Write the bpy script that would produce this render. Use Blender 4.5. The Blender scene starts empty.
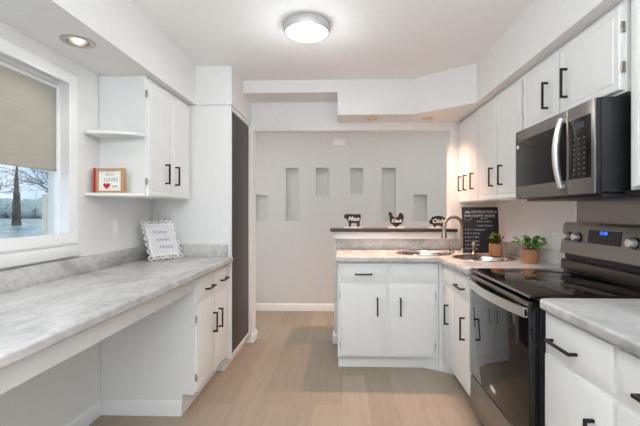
import bpy, bmesh, math, random
from mathutils import Vector, Matrix, noise
R = math.radians; PI = math.pi
random.seed(7)
S = bpy.context.scene
COL = S.collection

# ------------------------------------------------------------------ camera, world, lights, exposure
cam = bpy.data.cameras.new('camera'); camo = bpy.data.objects.new('camera', cam); COL.objects.link(camo)
camo.location = (0, 0, 1.28); camo.rotation_euler = (R(90), 0, R(1.7))
cam.sensor_width = 36; cam.lens = 36 * 370 / 640
cam.shift_x = -11 / 640; cam.shift_y = -2 / 640
cam.clip_start = 0.05; cam.clip_end = 300
S.camera = camo
S.view_settings.view_transform = 'Standard'; S.view_settings.look = 'None'
S.view_settings.exposure = -0.14; S.view_settings.gamma = 1.0
S.view_settings.use_curve_mapping = False

W = bpy.data.worlds.new('sky'); S.world = W; W.use_nodes = True
nt = W.node_tree; nt.nodes.clear()
out = nt.nodes.new('ShaderNodeOutputWorld'); bg = nt.nodes.new('ShaderNodeBackground')
tc = nt.nodes.new('ShaderNodeTexCoord'); nz = nt.nodes.new('ShaderNodeTexNoise'); rp = nt.nodes.new('ShaderNodeValToRGB')
nz.inputs['Scale'].default_value = 3.0; nz.inputs['Detail'].default_value = 5
rp.color_ramp.elements[0].position = .38; rp.color_ramp.elements[0].color = (.42, .62, .88, 1)
rp.color_ramp.elements[1].position = .58; rp.color_ramp.elements[1].color = (.93, .95, 1, 1)
nt.links.new(tc.outputs['Generated'], nz.inputs['Vector']); nt.links.new(nz.outputs['Fac'], rp.inputs['Fac'])
nt.links.new(rp.outputs['Color'], bg.inputs['Color']); nt.links.new(bg.outputs[0], out.inputs[0])
bg.inputs['Strength'].default_value = 1.5

def lamp(name, kind, loc, power, color=(1, 1, 1), rot=(0, 0, 0), **kw):
    l = bpy.data.lights.new(name, kind); l.energy = power; l.color = color
    for k, v in kw.items(): setattr(l, k, v)
    o = bpy.data.objects.new(name, l); o.location = loc; o.rotation_euler = rot; COL.objects.link(o)
    return o
WHITE = (1, .98, .95)
lamp('kitchen_lamp_light', 'AREA', (-.217, 2.294, 2.368), 5, WHITE, shape='DISK', size=.26)
lamp('kitchen_ceiling_fill', 'POINT', (-.217, 2.294, 2.16), 4.5, (.9, .95, 1), shadow_soft_size=.14)  # added point light in mid-air below the fixture, brightens the ceiling
lamp('rear_up_fill', 'AREA', (0, -.6, 1.75), 114, (.88, .945, 1), (R(180), 0, 0), shape='RECTANGLE', size=1.6, size_y=1.6)  # added area light behind the camera, aimed up for soft bounce
lamp('rear_forward_fill', 'AREA', (-.1, -1.9, 1.25), 6, (.95, .975, 1), (R(90), 0, 0), shape='RECTANGLE', size=2.8, size_y=2.2)  # broad fill added behind the camera, shining forward into the kitchen
lamp('dining_top_fill', 'AREA', (.5, 4.1, 2.41), 7, WHITE, (0, 0, 0), shape='RECTANGLE', size=3.5, size_y=.6)  # unseen area fill added under the dining ceiling, no fixture there
lamp('dining_side_fill', 'AREA', (-1.5, 4.15, 1.2), 5, (1, .99, .97), (0, R(-90), 0), shape='RECTANGLE', size=2.0, size_y=.8)  # added fill from the left dining wall, which has no window
lamp('dining_side_fill', 'AREA', (3.1, 4.2, 1.2), 13, (1, .99, .97), (0, R(90), 0), shape='RECTANGLE', size=2.0, size_y=.8)  # matching fill added out of view at the right of the dining room

# ------------------------------------------------------------------ materials
def lin(c): return c / 12.92 if c <= .04045 else ((c + .055) / 1.055) ** 2.4
def rgb(r, g, b): return (lin(r / 255), lin(g / 255), lin(b / 255), 1)
def mat(name, col, rough=.5, metal=0, emit=None, estr=0, var=0, vscale=20, bump=0, bscale=80, aniso=None, spec=None, coat=0):
    m = bpy.data.materials.new(name); m.use_nodes = True; t = m.node_tree; b = t.nodes['Principled BSDF']
    b.inputs['Base Color'].default_value = col; b.inputs['Roughness'].default_value = rough; b.inputs['Metallic'].default_value = metal
    if spec is not None: b.inputs['Specular IOR Level'].default_value = spec
    if coat: b.inputs['Coat Weight'].default_value = coat; b.inputs['Coat Roughness'].default_value = .05
    if emit: b.inputs['Emission Color'].default_value = emit; b.inputs['Emission Strength'].default_value = estr
    tcn = t.nodes.new('ShaderNodeTexCoord'); mp = t.nodes.new('ShaderNodeMapping')
    t.links.new(tcn.outputs['Object'], mp.inputs['Vector'])
    if aniso: mp.inputs['Scale'].default_value = aniso
    n = t.nodes.new('ShaderNodeTexNoise'); n.inputs['Scale'].default_value = vscale; n.inputs['Detail'].default_value = 4
    t.links.new(mp.outputs[0], n.inputs['Vector'])
    r = t.nodes.new('ShaderNodeValToRGB')
    v = var if var else .015
    c = col
    r.color_ramp.elements[0].position = .3; r.color_ramp.elements[1].position = .7
    r.color_ramp.elements[0].color = (c[0] * (1 - v), c[1] * (1 - v), c[2] * (1 - v), 1)
    r.color_ramp.elements[1].color = (min(1, c[0] * (1 + v)), min(1, c[1] * (1 + v)), min(1, c[2] * (1 + v)), 1)
    t.links.new(n.outputs['Fac'], r.inputs['Fac']); t.links.new(r.outputs['Color'], b.inputs['Base Color'])
    if bump:
        n2 = t.nodes.new('ShaderNodeTexNoise'); n2.inputs['Scale'].default_value = bscale
        t.links.new(mp.outputs[0], n2.inputs['Vector'])
        bp = t.nodes.new('ShaderNodeBump'); bp.inputs['Strength'].default_value = bump; bp.inputs['Distance'].default_value = .002
        t.links.new(n2.outputs['Fac'], bp.inputs['Height']); t.links.new(bp.outputs[0], b.inputs['Normal'])
    return m
M = {}
M['wall'] = mat('wall_paint', rgb(234, 233, 231), .7, bump=.12, bscale=60)
M['ceil'] = mat('ceiling_paint', rgb(244, 243, 241), .8, bump=.1, bscale=50)
M['grey'] = mat('grey_wall_paint', rgb(214, 213, 211), .75, bump=.1, bscale=60)
M['cab'] = mat('cabinet_paint', rgb(234, 234, 232), .38)
M['trim'] = mat('trim_paint', rgb(238, 238, 237), .4)
M['black'] = mat('black_metal', rgb(22, 21, 21), .4, .3)
M['nickel'] = mat('brushed_nickel', rgb(190, 184, 176), .28, 1)
M['steel'] = mat('stainless_steel', rgb(142, 138, 135), .3, 1, var=.05, vscale=30, aniso=(1, .05, 8))
M['chrome'] = mat('satin_chrome', rgb(222, 221, 220), .38, .8)
M['darksteel'] = mat('dark_brown_steel', rgb(86, 78, 74), .28, .7)
M['steel_light'] = mat('light_stainless_steel', rgb(222, 220, 217), .42, 1)
M['slate'] = mat('slate_stainless', rgb(152, 146, 141), .34, .85, var=.04, vscale=30, aniso=(1, .05, 8))
M['glassblk'] = mat('black_glass', rgb(14, 13, 14), .05, 0, spec=.5)
M['glassmw'] = mat('smoked_microwave_glass', rgb(26, 23, 22), .18, 0, spec=.25)
M['blackpl'] = mat('black_plastic', rgb(24, 24, 29), .35)
M['darkdoor'] = mat('dark_espresso_panel', rgb(62, 55, 54), .45, var=.06, vscale=6, aniso=(1, 1, .15))
M['ledge'] = mat('dark_stained_wood', rgb(56, 42, 36), .4, var=.15, vscale=15, aniso=(.1, 1, 1))
M['plate'] = mat('white_plastic', rgb(240, 239, 235), .35)
M['white'] = mat('white_gloss_paint', rgb(242, 240, 238), .4)
M['chalk'] = mat('chalkboard_black', rgb(36, 32, 40), .6, var=.25, vscale=14)
M['chalkw'] = mat('chalk_lettering', rgb(176, 170, 172), .8)
M['blackp'] = mat('black_painted_wood', rgb(24, 22, 22), .6)
M['wood'] = mat('natural_wood', rgb(190, 150, 112), .6, var=.12, vscale=12, aniso=(1, 1, .2))
M['red'] = mat('red_paint', rgb(190, 28, 42), .5)
M['paper'] = mat('cream_paper', rgb(244, 243, 236), .8)
M['papergrey'] = mat('pale_grey_paper', rgb(222, 222, 226), .8)
M['ink'] = mat('grey_ink', rgb(142, 144, 152), .8)
M['leaf'] = mat('green_leaf', rgb(112, 164, 58), .5, var=.35, vscale=50)
M['leafd'] = mat('olive_leaf', rgb(104, 112, 44), .5, var=.4, vscale=60)
M['stem'] = mat('green_stem', rgb(90, 120, 50), .6)
M['pot'] = mat('wood_slice_pot', rgb(172, 122, 84), .6, var=.28, vscale=10, aniso=(1, 1, .3))
M['soil'] = mat('potting_soil', rgb(50, 38, 30), .9, var=.3, vscale=80)
M['copper'] = mat('warm_metal_reflector', rgb(226, 200, 170), .35, 1)
M['cherry'] = mat('faucet_nickel', rgb(176, 164, 152), .27, 1)
M['rim'] = mat('satin_silver', rgb(206, 205, 203), .5, .8)
M['sink'] = mat('sink_steel', rgb(196, 188, 180), .24, 1)
M['shade'] = mat('roller_shade_fabric', rgb(172, 168, 156), .9, var=.05, vscale=25, aniso=(1, .3, 3), bump=.3, bscale=200)
M['vinyl'] = mat('window_vinyl', rgb(240, 240, 240), .35)
M['lampglow'] = mat('lamp_diffuser', rgb(255, 253, 250), .5, emit=(1, .985, .96, 1), estr=2.4)
M['bulbw'] = mat('recessed_bulb', rgb(255, 253, 250), .5, emit=(1, .98, .95, 1), estr=2.5)
M['bulby'] = mat('warm_recessed_bulb', rgb(255, 230, 190), .5, emit=(1, .84, .64, 1), estr=1.5)
M['blue'] = mat('blue_display', rgb(20, 60, 200), .4, emit=(.05, .2, 1, 1), estr=1.6)
M['dimblue'] = mat('dim_blue_display', rgb(26, 30, 46), .4, emit=(.1, .16, .4, 1), estr=.1)
M['btn'] = mat('grey_button_marks', rgb(84, 86, 92), .5)
M['bark'] = mat('tree_bark', rgb(122, 112, 108), .9, var=.2)
M['conifer'] = mat('conifer_needles', rgb(84, 86, 80), .9, var=.3, vscale=4)
M['hedge'] = mat('pale_shrub', rgb(176, 190, 192), .9, var=.3, vscale=5)
M['post'] = mat('cream_post_paint', rgb(225, 222, 200), .6)

def marble(name):
    m = bpy.data.materials.new(name); m.use_nodes = True; t = m.node_tree; b = t.nodes['Principled BSDF']
    tcn = t.nodes.new('ShaderNodeTexCoord'); mp = t.nodes.new('ShaderNodeMapping'); mp.inputs['Scale'].default_value = (1, .55, 1); mp.inputs['Rotation'].default_value = (0, 0, R(35))
    t.links.new(tcn.outputs['Object'], mp.inputs['Vector'])
    n = t.nodes.new('ShaderNodeTexNoise'); n.inputs['Scale'].default_value = 5; n.inputs['Detail'].default_value = 9; n.inputs['Roughness'].default_value = .62; n.inputs['Distortion'].default_value = .9
    t.links.new(mp.outputs[0], n.inputs['Vector'])
    r = t.nodes.new('ShaderNodeValToRGB'); e = r.color_ramp.elements
    e[0].position = .3; e[0].color = rgb(156, 155, 153); e[1].position = .62; e[1].color = rgb(216, 214, 211)
    k = e.new(.44); k.color = rgb(192, 190, 188)
    t.links.new(n.outputs['Fac'], r.inputs['Fac'])
    n2 = t.nodes.new('ShaderNodeTexNoise'); n2.inputs['Scale'].default_value = 45; n2.inputs['Detail'].default_value = 6
    t.links.new(mp.outputs[0], n2.inputs['Vector'])
    r2 = t.nodes.new('ShaderNodeValToRGB'); r2.color_ramp.elements[0].position = .35; r2.color_ramp.elements[0].color = (.82, .82, .82, 1); r2.color_ramp.elements[1].position = .6; r2.color_ramp.elements[1].color = (1, 1, 1, 1)
    t.links.new(n2.outputs['Fac'], r2.inputs['Fac'])
    mx = t.nodes.new('ShaderNodeMix'); mx.data_type = 'RGBA'; mx.blend_type = 'MULTIPLY'; mx.inputs[0].default_value = 1
    t.links.new(r.outputs[0], mx.inputs[6]); t.links.new(r2.outputs[0], mx.inputs[7]); t.links.new(mx.outputs[2], b.inputs['Base Color'])
    b.inputs['Roughness'].default_value = .38
    return m
M['marble'] = marble('grey_marble_laminate')

def floor_mat():
    m = bpy.data.materials.new('oak_plank_floor'); m.use_nodes = True; t = m.node_tree; b = t.nodes['Principled BSDF']
    tcn = t.nodes.new('ShaderNodeTexCoord'); mp = t.nodes.new('ShaderNodeMapping'); mp.inputs['Rotation'].default_value = (0, 0, R(90))
    t.links.new(tcn.outputs['Object'], mp.inputs['Vector'])
    br = t.nodes.new('ShaderNodeTexBrick'); br.inputs['Scale'].default_value = 1; br.inputs['Brick Width'].default_value = 1.22; br.inputs['Row Height'].default_value = .18
    br.inputs['Mortar Size'].default_value = .0012; br.inputs['Mortar Smooth'].default_value = .3; br.offset = .37
    br.inputs['Color1'].default_value = rgb(174, 161, 144); br.inputs['Color2'].default_value = rgb(162, 149, 132); br.inputs['Mortar'].default_value = rgb(152, 133, 117)
    t.links.new(mp.outputs[0], br.inputs['Vector'])
    mp2 = t.nodes.new('ShaderNodeMapping'); mp2.inputs['Scale'].default_value = (14, .8, 1); t.links.new(tcn.outputs['Object'], mp2.inputs['Vector'])
    n = t.nodes.new('ShaderNodeTexNoise'); n.inputs['Scale'].default_value = 2.5; n.inputs['Detail'].default_value = 6; n.inputs['Distortion'].default_value = .5
    t.links.new(mp2.outputs[0], n.inputs['Vector'])
    r = t.nodes.new('ShaderNodeValToRGB'); r.color_ramp.elements[0].position = .3; r.color_ramp.elements[0].color = (.87, .86, .85, 1); r.color_ramp.elements[1].position = .7; r.color_ramp.elements[1].color = (1, 1, 1, 1)
    t.links.new(n.outputs['Fac'], r.inputs['Fac'])
    mx = t.nodes.new('ShaderNodeMix'); mx.data_type = 'RGBA'; mx.blend_type = 'MULTIPLY'; mx.inputs[0].default_value = 1
    t.links.new(br.outputs['Color'], mx.inputs[6]); t.links.new(r.outputs[0], mx.inputs[7]); t.links.new(mx.outputs[2], b.inputs['Base Color'])
    b.inputs['Roughness'].default_value = .5
    return m
M['floor'] = floor_mat()
def ground_mat():
    m = bpy.data.materials.new('wet_frosty_ground'); m.use_nodes = True; t = m.node_tree; b = t.nodes['Principled BSDF']
    tcn = t.nodes.new('ShaderNodeTexCoord'); n = t.nodes.new('ShaderNodeTexNoise'); n.inputs['Scale'].default_value = .8; n.inputs['Detail'].default_value = 6; n.inputs['Distortion'].default_value = 1.2
    t.links.new(tcn.outputs['Object'], n.inputs['Vector'])
    r = t.nodes.new('ShaderNodeValToRGB'); e = r.color_ramp.elements
    e[0].position = .38; e[0].color = rgb(96, 116, 118); e[1].position = .68; e[1].color = rgb(206, 216, 224); k = e.new(.5); k.color = rgb(136, 158, 162)
    t.links.new(n.outputs['Fac'], r.inputs['Fac']); t.links.new(r.outputs[0], b.inputs['Base Color']); b.inputs['Roughness'].default_value = .35
    return m
M['ground'] = ground_mat()
def glass_mat():
    m = bpy.data.materials.new('clear_window_glass'); m.use_nodes = True; t = m.node_tree; t.nodes.clear()
    o = t.nodes.new('ShaderNodeOutputMaterial'); tr = t.nodes.new('ShaderNodeBsdfTransparent'); gl = t.nodes.new('ShaderNodeBsdfGlossy'); mx = t.nodes.new('ShaderNodeMixShader'); fr = None
    gl.inputs['Roughness'].default_value = .0; tr.inputs['Color'].default_value = (.95, .97, .96, 1)
    mx.inputs[0].default_value = .06; t.links.new(tr.outputs[0], mx.inputs[1]); t.links.new(gl.outputs[0], mx.inputs[2]); t.links.new(mx.outputs[0], o.inputs[0])
    return m
M['glass'] = glass_mat()

# ------------------------------------------------------------------ helpers
WL = {}
def new(): return bmesh.new()
def mesh_from(bm, name, m, smooth=True):
    bmesh.ops.recalc_face_normals(bm, faces=bm.faces)
    me = bpy.data.meshes.new(name); bm.to_mesh(me); bm.free()
    me.materials.append(M[m])
    if smooth:
        me.shade_smooth()
        me.set_sharp_from_angle(angle=R(35))
    return me
def obj(name, bm, m, parent=None, local=False, bevel=0, label=None):
    me = mesh_from(bm, name, m)
    o = bpy.data.objects.new(name, me); COL.objects.link(o)
    if parent is not None:
        o.parent = parent
        if not local: me.transform(Matrix.Translation(-WL[parent.name]))
        WL[o.name] = WL[parent.name]
    else: WL[o.name] = Vector((0, 0, 0))
    if bevel:
        b = o.modifiers.new('bevel', 'BEVEL'); b.width = bevel; b.segments = 3; b.limit_method = 'ANGLE'; b.angle_limit = R(40)
    if label: o['label'] = label
    return o
def thing(name, label, cat, loc=(0, 0, 0), rot=None, group=None):
    o = bpy.data.objects.new(name, None); COL.objects.link(o); o.empty_display_size = .05
    o.location = loc; WL[o.name] = Vector(loc)
    if rot: o.rotation_euler = rot
    o['label'] = label; o['category'] = cat
    if group: o['group'] = group
    return o
def tag(o, label, cat, group=None, kind=None):
    o['label'] = label; o['category'] = cat
    if group: o['group'] = group
    if kind: o['kind'] = kind
    return o
def struct(name, bm, m, parent=None, bevel=0):
    o = obj(name, bm, m, parent, bevel=bevel)
    if parent is None: o['kind'] = 'structure'
    return o
def box(bm, x0, x1, y0, y1, z0, z1, bev=0, seg=2):
    x0, x1 = sorted((x0, x1)); y0, y1 = sorted((y0, y1)); z0, z1 = sorted((z0, z1))
    r = bmesh.ops.create_cube(bm, size=1)
    vs = r['verts']
    for v in vs: v.co = Vector(((x0 + x1) / 2 + v.co.x * (x1 - x0), (y0 + y1) / 2 + v.co.y * (y1 - y0), (z0 + z1) / 2 + v.co.z * (z1 - z0)))
    if bev:
        es = list({e for v in vs for e in v.link_edges})
        bmesh.ops.bevel(bm, geom=es, offset=bev, segments=seg, affect='EDGES', profile=.5)
    return bm
def Box(*a, **k): return box(new(), *a, **k)
def prism(bm, pts, z0, z1, f=None):
    """pts 2D outline; f maps (a,b,c) to a Vector; extruded between z0 and z1"""
    f = f or (lambda a, b, c: Vector((a, b, c)))
    lo = [bm.verts.new(f(a, b, z0)) for a, b in pts]; hi = [bm.verts.new(f(a, b, z1)) for a, b in pts]
    bm.faces.new(lo); bm.faces.new(hi); n = len(pts)
    for i in range(n): bm.faces.new((lo[i], lo[(i + 1) % n], hi[(i + 1) % n], hi[i]))
    return bm
def tube(bm, pts, r, seg=10, closed=False):
    pts = [Vector(p) for p in pts]; n = len(pts); rings = []
    rad = r if isinstance(r, (list, tuple)) else [r] * n
    prev = None
    for i, p in enumerate(pts):
        if closed: t = (pts[(i + 1) % n] - pts[i - 1]).normalized()
        else: t = (pts[min(i + 1, n - 1)] - pts[max(i - 1, 0)]).normalized()
        if prev is None:
            a = Vector((0, 0, 1)) if abs(t.z) < .9 else Vector((1, 0, 0)); u = t.cross(a).normalized()
        else: u = (prev - t * prev.dot(t)).normalized()
        prev = u; v = t.cross(u)
        rings.append([bm.verts.new(p + (u * math.cos(2 * PI * k / seg) + v * math.sin(2 * PI * k / seg)) * rad[i]) for k in range(seg)])
    m = n if closed else n - 1
    for i in range(m):
        a, b = rings[i], rings[(i + 1) % n]
        for k in range(seg): bm.faces.new((a[k], a[(k + 1) % seg], b[(k + 1) % seg], b[k]))
    if not closed: bm.faces.new(rings[0]); bm.faces.new(rings[-1])
    return bm
def ribbon(bm, pts, nrm, hw, th):
    """bar of rectangular section along pts: hw list of half widths along nrm, th thickness"""
    return bm
def lathe(bm, prof, c, axis='Z', seg=32, sx=1, sy=1):
    """prof [(r,h)], around axis through c"""
    c = Vector(c); rings = []
    def P(r, h, a):
        x, y = r * math.cos(a) * sx, r * math.sin(a) * sy
        if axis == 'Z': return c + Vector((x, y, h))
        if axis == 'X': return c + Vector((h, x, y))
        return c + Vector((x, h, y))
    for r, h in prof:
        if r < 1e-6: rings.append([bm.verts.new(P(0, h, 0))])
        else: rings.append([bm.verts.new(P(r, h, 2 * PI * k / seg)) for k in range(seg)])
    for a, b in zip(rings, rings[1:]):
        if len(a) == 1 and len(b) == 1: continue
        for k in range(seg):
            k2 = (k + 1) % seg
            if len(a) == 1: bm.faces.new((a[0], b[k2], b[k]))
            elif len(b) == 1: bm.faces.new((a[k], a[k2], b[0]))
            else: bm.faces.new((a[k], a[k2], b[k2], b[k]))
    return bm
def cutout(o, cutters):
    """cut holes, keep the result as a plain mesh"""
    cs = []
    for bm in cutters:
        me = mesh_from(bm, 'cut', 'wall', False); c = bpy.data.objects.new('cut', me); COL.objects.link(c); cs.append(c)
        md = o.modifiers.new('b', 'BOOLEAN'); md.operation = 'DIFFERENCE'; md.object = c; md.solver = 'EXACT'
    # booleans first, then bevel
    dg = bpy.context.evaluated_depsgraph_get()
    me = bpy.data.meshes.new_from_object(o.evaluated_get(dg))
    o.modifiers.clear(); old = o.data; o.data = me
    me.set_sharp_from_angle(angle=R(35))
    for c in cs: bpy.data.objects.remove(c)
def text_into(bm, s, size, mtx, ext=.0008, shear=0, align='CENTER', space=1.0, bold=0):
    cu = bpy.data.curves.new('t', 'FONT'); cu.body = s; cu.size = size; cu.extrude = ext; cu.shear = shear; cu.align_x = align; cu.align_y = 'CENTER'; cu.space_character = space; cu.offset = bold
    cu.resolution_u = 3
    to = bpy.data.objects.new('t', cu); COL.objects.link(to); dg = bpy.context.evaluated_depsgraph_get(); dg.update()
    me = bpy.data.meshes.new_from_object(to.evaluated_get(dg)); me.transform(mtx)
    bm.from_mesh(me); bpy.data.objects.remove(to); bpy.data.curves.remove(cu); bpy.data.meshes.remove(me)
    return bm
def upright(x, y, z):    # text plane facing -Y
    return Matrix.Translation((x, y, z)) @ Matrix.Rotation(R(90), 4, 'X')
def facing_west(x, y, z):  # text plane facing -X, reading towards -Y
    return Matrix.Translation((x, y, z)) @ Matrix.Rotation(R(-90), 4, 'Z') @ Matrix.Rotation(R(90), 4, 'X')

def fp(face, plane, a, z, o):
    if face == 'W': return Vector((plane - o, a, z))
    if face == 'E': return Vector((plane + o, a, z))
    return Vector((a, plane - o, z))
def front_bm(face, plane, a0, a1, z0, z1, style='door', th=.02):
    bm = new()
    if style == 'drawer': prof = [(0, 0), (0, th * .45), (.004, th * .5), (.034, th * .97), (.037, th)]
    elif style == 'flat': prof = [(0, 0), (0, th - .004), (.004, th), (.028, th), (.031, th - .0025), (.035, th - .0025), (.038, th)]
    else: prof = [(0, 0), (0, th * .6), (.004, th * .68), (.022, th * .95), (.026, th)]
    rings = []
    for ins, d in prof:
        rings.append([bm.verts.new(fp(face, plane, a, z, d)) for a, z in ((a0 + ins, z0 + ins), (a1 - ins, z0 + ins), (a1 - ins, z1 - ins), (a0 + ins, z1 - ins))])
    for p, q in zip(rings, rings[1:]):
        for k in range(4): bm.faces.new((p[k], p[(k + 1) % 4], q[(k + 1) % 4], q[k]))
    bm.faces.new(rings[0]); bm.faces.new(rings[-1])
    return bm
def fbox(bm, face, plane, a0, a1, z0, z1, o0, o1, bev=.0015):
    p, q = fp(face, plane, a0, z0, o0), fp(face, plane, a1, z1, o1)
    return box(bm, p.x, q.x, p.y, q.y, p.z, q.z, bev)
def handle_bm(face, plane, a0, a1, z0, z1, o=.02):
    bm = new(); t = .0055
    if abs(a1 - a0) < 1e-6:
        fbox(bm, face, plane, a0 - t, a0 + t, z0, z1, o + .024, o + .034)
        for z in (z0, z1 - 2 * t): fbox(bm, face, plane, a0 - t, a0 + t, z, z + 2 * t, o - .0005, o + .025)
    else:
        fbox(bm, face, plane, a0, a1, z0 - t, z0 + t, o + .024, o + .034)
        for a in (a0, a1 - 2 * t): fbox(bm, face, plane, a, a + 2 * t, z0 - t, z0 + t, o - .0005, o + .025)
    return bm
def hinge_bm(face, plane, a, z):
    bm = new(); fbox(bm, face, plane, a - .003, a + .003, z - .022, z + .022, .001, .016, .001)
    fbox(bm, face, plane, a - .004, a + .004, z - .01, z + .01, .003, .018, .001)
    return bm
def add_front(root, kind, face, plane, a0, a1, z0, z1, handle=None, hinge=None, style=None):
    d = obj(kind, front_bm(face, plane, a0, a1, z0, z1, style or kind), 'cab', root)
    if handle: obj('handle', handle_bm(face, plane, *handle), 'black', d)
    if hinge is not None:
        for z in (z0 + .09, z1 - .09): obj('hinge', hinge_bm(face, plane, hinge, z), 'nickel', d)
    return d

# ------------------------------------------------------------------ the room
WX, EX = -1.525, 1.44          # kitchen side walls
PY = 3.56                      # face of the wall between kitchen and dining room
YB = -2.0
struct('floor', Box(-1.665, 3.2, YB, 5.0, -.1, 0), 'floor')
struct('ceiling', Box(-1.665, 3.2, YB, 5.0, 2.44, 2.54), 'ceil')
bm = new()
wy0, wy1, wz0, wz1 = .28, 2.05, 1.125, 2.01
box(bm, WX - .14, WX, YB, PY, 0, wz0); box(bm, WX - .14, WX, YB, PY, wz1, 2.44)
box(bm, WX - .14, WX, YB, wy0, wz0, wz1); box(bm, WX - .14, WX, wy1, PY, wz0, wz1)
struct('wall_left', bm, 'wall')
struct('wall_right', Box(EX, EX + .14, YB, PY, 0, 2.44), 'wall')
# wall with the wide opening: stubs, header, half wall
bm = new(); box(bm, -1.665, -.862, PY, PY + .12, 0, 2.44); box(bm, 1.03, 3.2, PY, PY + .12, 0, 2.44)
box(bm, -.862, 1.03, PY, PY + .12, 2.055, 2.44); box(bm, -.074, 1.03, PY, PY + .12, 0, 1.085)
struct('wall_middle', bm, 'wall')
# far dining wall with the six niches
nich = [(-1.13, -.965, 1.15, 1.486), (-.722, -.552, 1.15, 1.832), (-.335, -.166, 1.486, 1.832), (.11, .27, 1.486, 1.832), (.51, .686, 1.15, 1.832), (.915, 1.082, 1.15, 1.486)]
FY = 4.735
bm = new()
xs = sorted({-1.665, 3.2} | {n[0] for n in nich} | {n[1] for n in nich}); zs = [0, 1.15, 1.486, 1.832, 2.44]
vg = {}
def gv(x, y, z):
    k = (round(x, 4), round(y, 4), round(z, 4))
    if k not in vg: vg[k] = bm.verts.new(k)
    return vg[k]
for i in range(len(xs) - 1):
    for j in range(4):
        a, b, c, d = xs[i], xs[i + 1], zs[j], zs[j + 1]
        if any(n[0] - .001 < a and b < n[1] + .001 and n[2] - .001 < c and d < n[3] + .001 for n in nich): continue
        bm.faces.new((gv(a, FY, c), gv(b, FY, c), gv(b, FY, d), gv(a, FY, d)))
for a, b, c, d in nich:
    e = FY + .06
    mid = [z for z in zs if c < z < d]
    zz = [c] + mid + [d]
    for p, q in zip(zz, zz[1:]):
        bm.faces.new((gv(a, FY, p), gv(a, e, p), gv(a, e, q), gv(a, FY, q))); bm.faces.new((gv(b, FY, p), gv(b, e, p), gv(b, e, q), gv(b, FY, q)))
        bm.faces.new((gv(a, e, p), gv(b, e, p), gv(b, e, q), gv(a, e, q)))
    bm.faces.new((gv(a, FY, c), gv(b, FY, c), gv(b, e, c), gv(a, e, c))); bm.faces.new((gv(a, FY, d), gv(b, FY, d), gv(b, e, d), gv(a, e, d)))
box(bm, -1.665, 3.2, FY + .1, FY + .2, 0, 2.44)
struct('wall_back', bm, 'grey')
struct('wall_dining_left', Box(-1.665, -1.525, PY + .1205, FY - .001, 0, 2.44), 'grey')
struct('wall_dining_right', Box(3.2, 3.3, PY, FY + .1, 0, 2.44), 'grey')
# soffits
sl = struct('trim_1', Box(WX, -1.17, YB, 2.93, 2.13, 2.44), 'wall')
REC_L = (-1.323, 1.817)
cutout(sl, [lathe(new(), [(0, -.1), (.06, -.1), (.06, .1), (0, .1)], (REC_L[0], REC_L[1], 2.13))])
struct('trim_2', Box(WX, -.88, 2.93, PY, 2.13, 2.44), 'wall')
struct('trim_3', prism(new(), [(-.88, 3.27), (.63, 3.27), (1.055, 2.93), (1.055, YB), (EX, YB), (EX, PY), (-.88, PY)], 2.33, 2.44), 'wall')
s2 = struct('trim_4', prism(new(), [(-.04, 3.27), (.63, 3.27), (1.055, 2.93), (1.055, YB), (EX, YB), (EX, PY), (-.04, PY)], 2.13, 2.33), 'wall')
REC_R = [(.276, 3.40), (.782, 3.40)]
cutout(s2, [lathe(new(), [(0, -.1), (.05, -.1), (.05, .09), (0, .09)], (x, y, 2.13)) for x, y in REC_R])
# baseboards
def bb_profile(bm, f, L0, L1):
    pts = [(0, 0), (.014, 0), (.014, .072), (.009, .084), (.004, .092), (0, .095)]
    prism(bm, pts, L0, L1, f); return bm
struct('baseboard_back', bb_profile(new(), lambda a, b, c: Vector((c, FY - a, b)), -1.52, 3.2), 'trim')
struct('baseboard_left', bb_profile(new(), lambda a, b, c: Vector((WX + a, c, b)), YB, 2.29), 'trim')
bm = new(); box(bm, -.882, -.846, PY - .016, PY + .136, 0, .095, .012, 3)
struct('baseboard_stub', bm, 'trim')
bm = new(); box(bm, -.09, -.037, PY - .016, PY + .136, 0, .095, .012, 3)
struct('baseboard_half_wall', bm, 'trim')

# ------------------------------------------------------------------ window
win = thing('window_1', 'white framed window above the left counter with roller shade half down', 'window', (WX, 1.165, wz0))
win['kind'] = 'structure'; del win['label']; del win['category']
bm = new()
y0, y1, z0, z1 = wy0 - .045, wy1 + .028, wz0 - .035, wz1 + .047
def casing(bm, a0, a1, b0, b1):   # a frame ring of stepped profile round the opening
    prof = [(.0, .0), (.0, .012), (.012, .02), (.03, .018), (.05, .012), (.068, .012), (.045, -.06)]
    rings = []
    for ins, d in prof: rings.append([bm.verts.new((WX + d, a, b)) for a, b in ((a0 + ins, b0 + ins), (a1 - ins, b0 + ins), (a1 - ins, b1 - ins), (a0 + ins, b1 - ins))])
    for p, q in zip(rings, rings[1:]):
        for k in range(4): bm.faces.new((p[k], p[(k + 1) % 4], q[(k + 1) % 4], q[k]))
    return bm
obj('window_casing', casing(bm, y0, y1, z0, z1), 'trim', win)
obj('window_sill', Box(WX + .001, WX + .03, y0 - .0, y1 + .0, 1.026, z0 - .001, bev=.008), 'trim', win)
bm = new(); fx0, fx1 = WX - .1, WX - .058
a0, a1, b0, b1 = y0 + .045, y1 - .048, z0 + .05, z1 - .065
box(bm, fx0, fx1, a0 - .03, a1 + .03, b0 - .03, b0 - .003 + .008, .003); box(bm, fx0, fx1, a0 - .03, a1 + .03, b1 - .006, b1 + .03, .003)
box(bm, fx0, fx1, a0 - .03, a0 + .006, b0, b1, .003); box(bm, fx0, fx1, a1 - .006, a1 + .03, b0, b1, .003)

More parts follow.
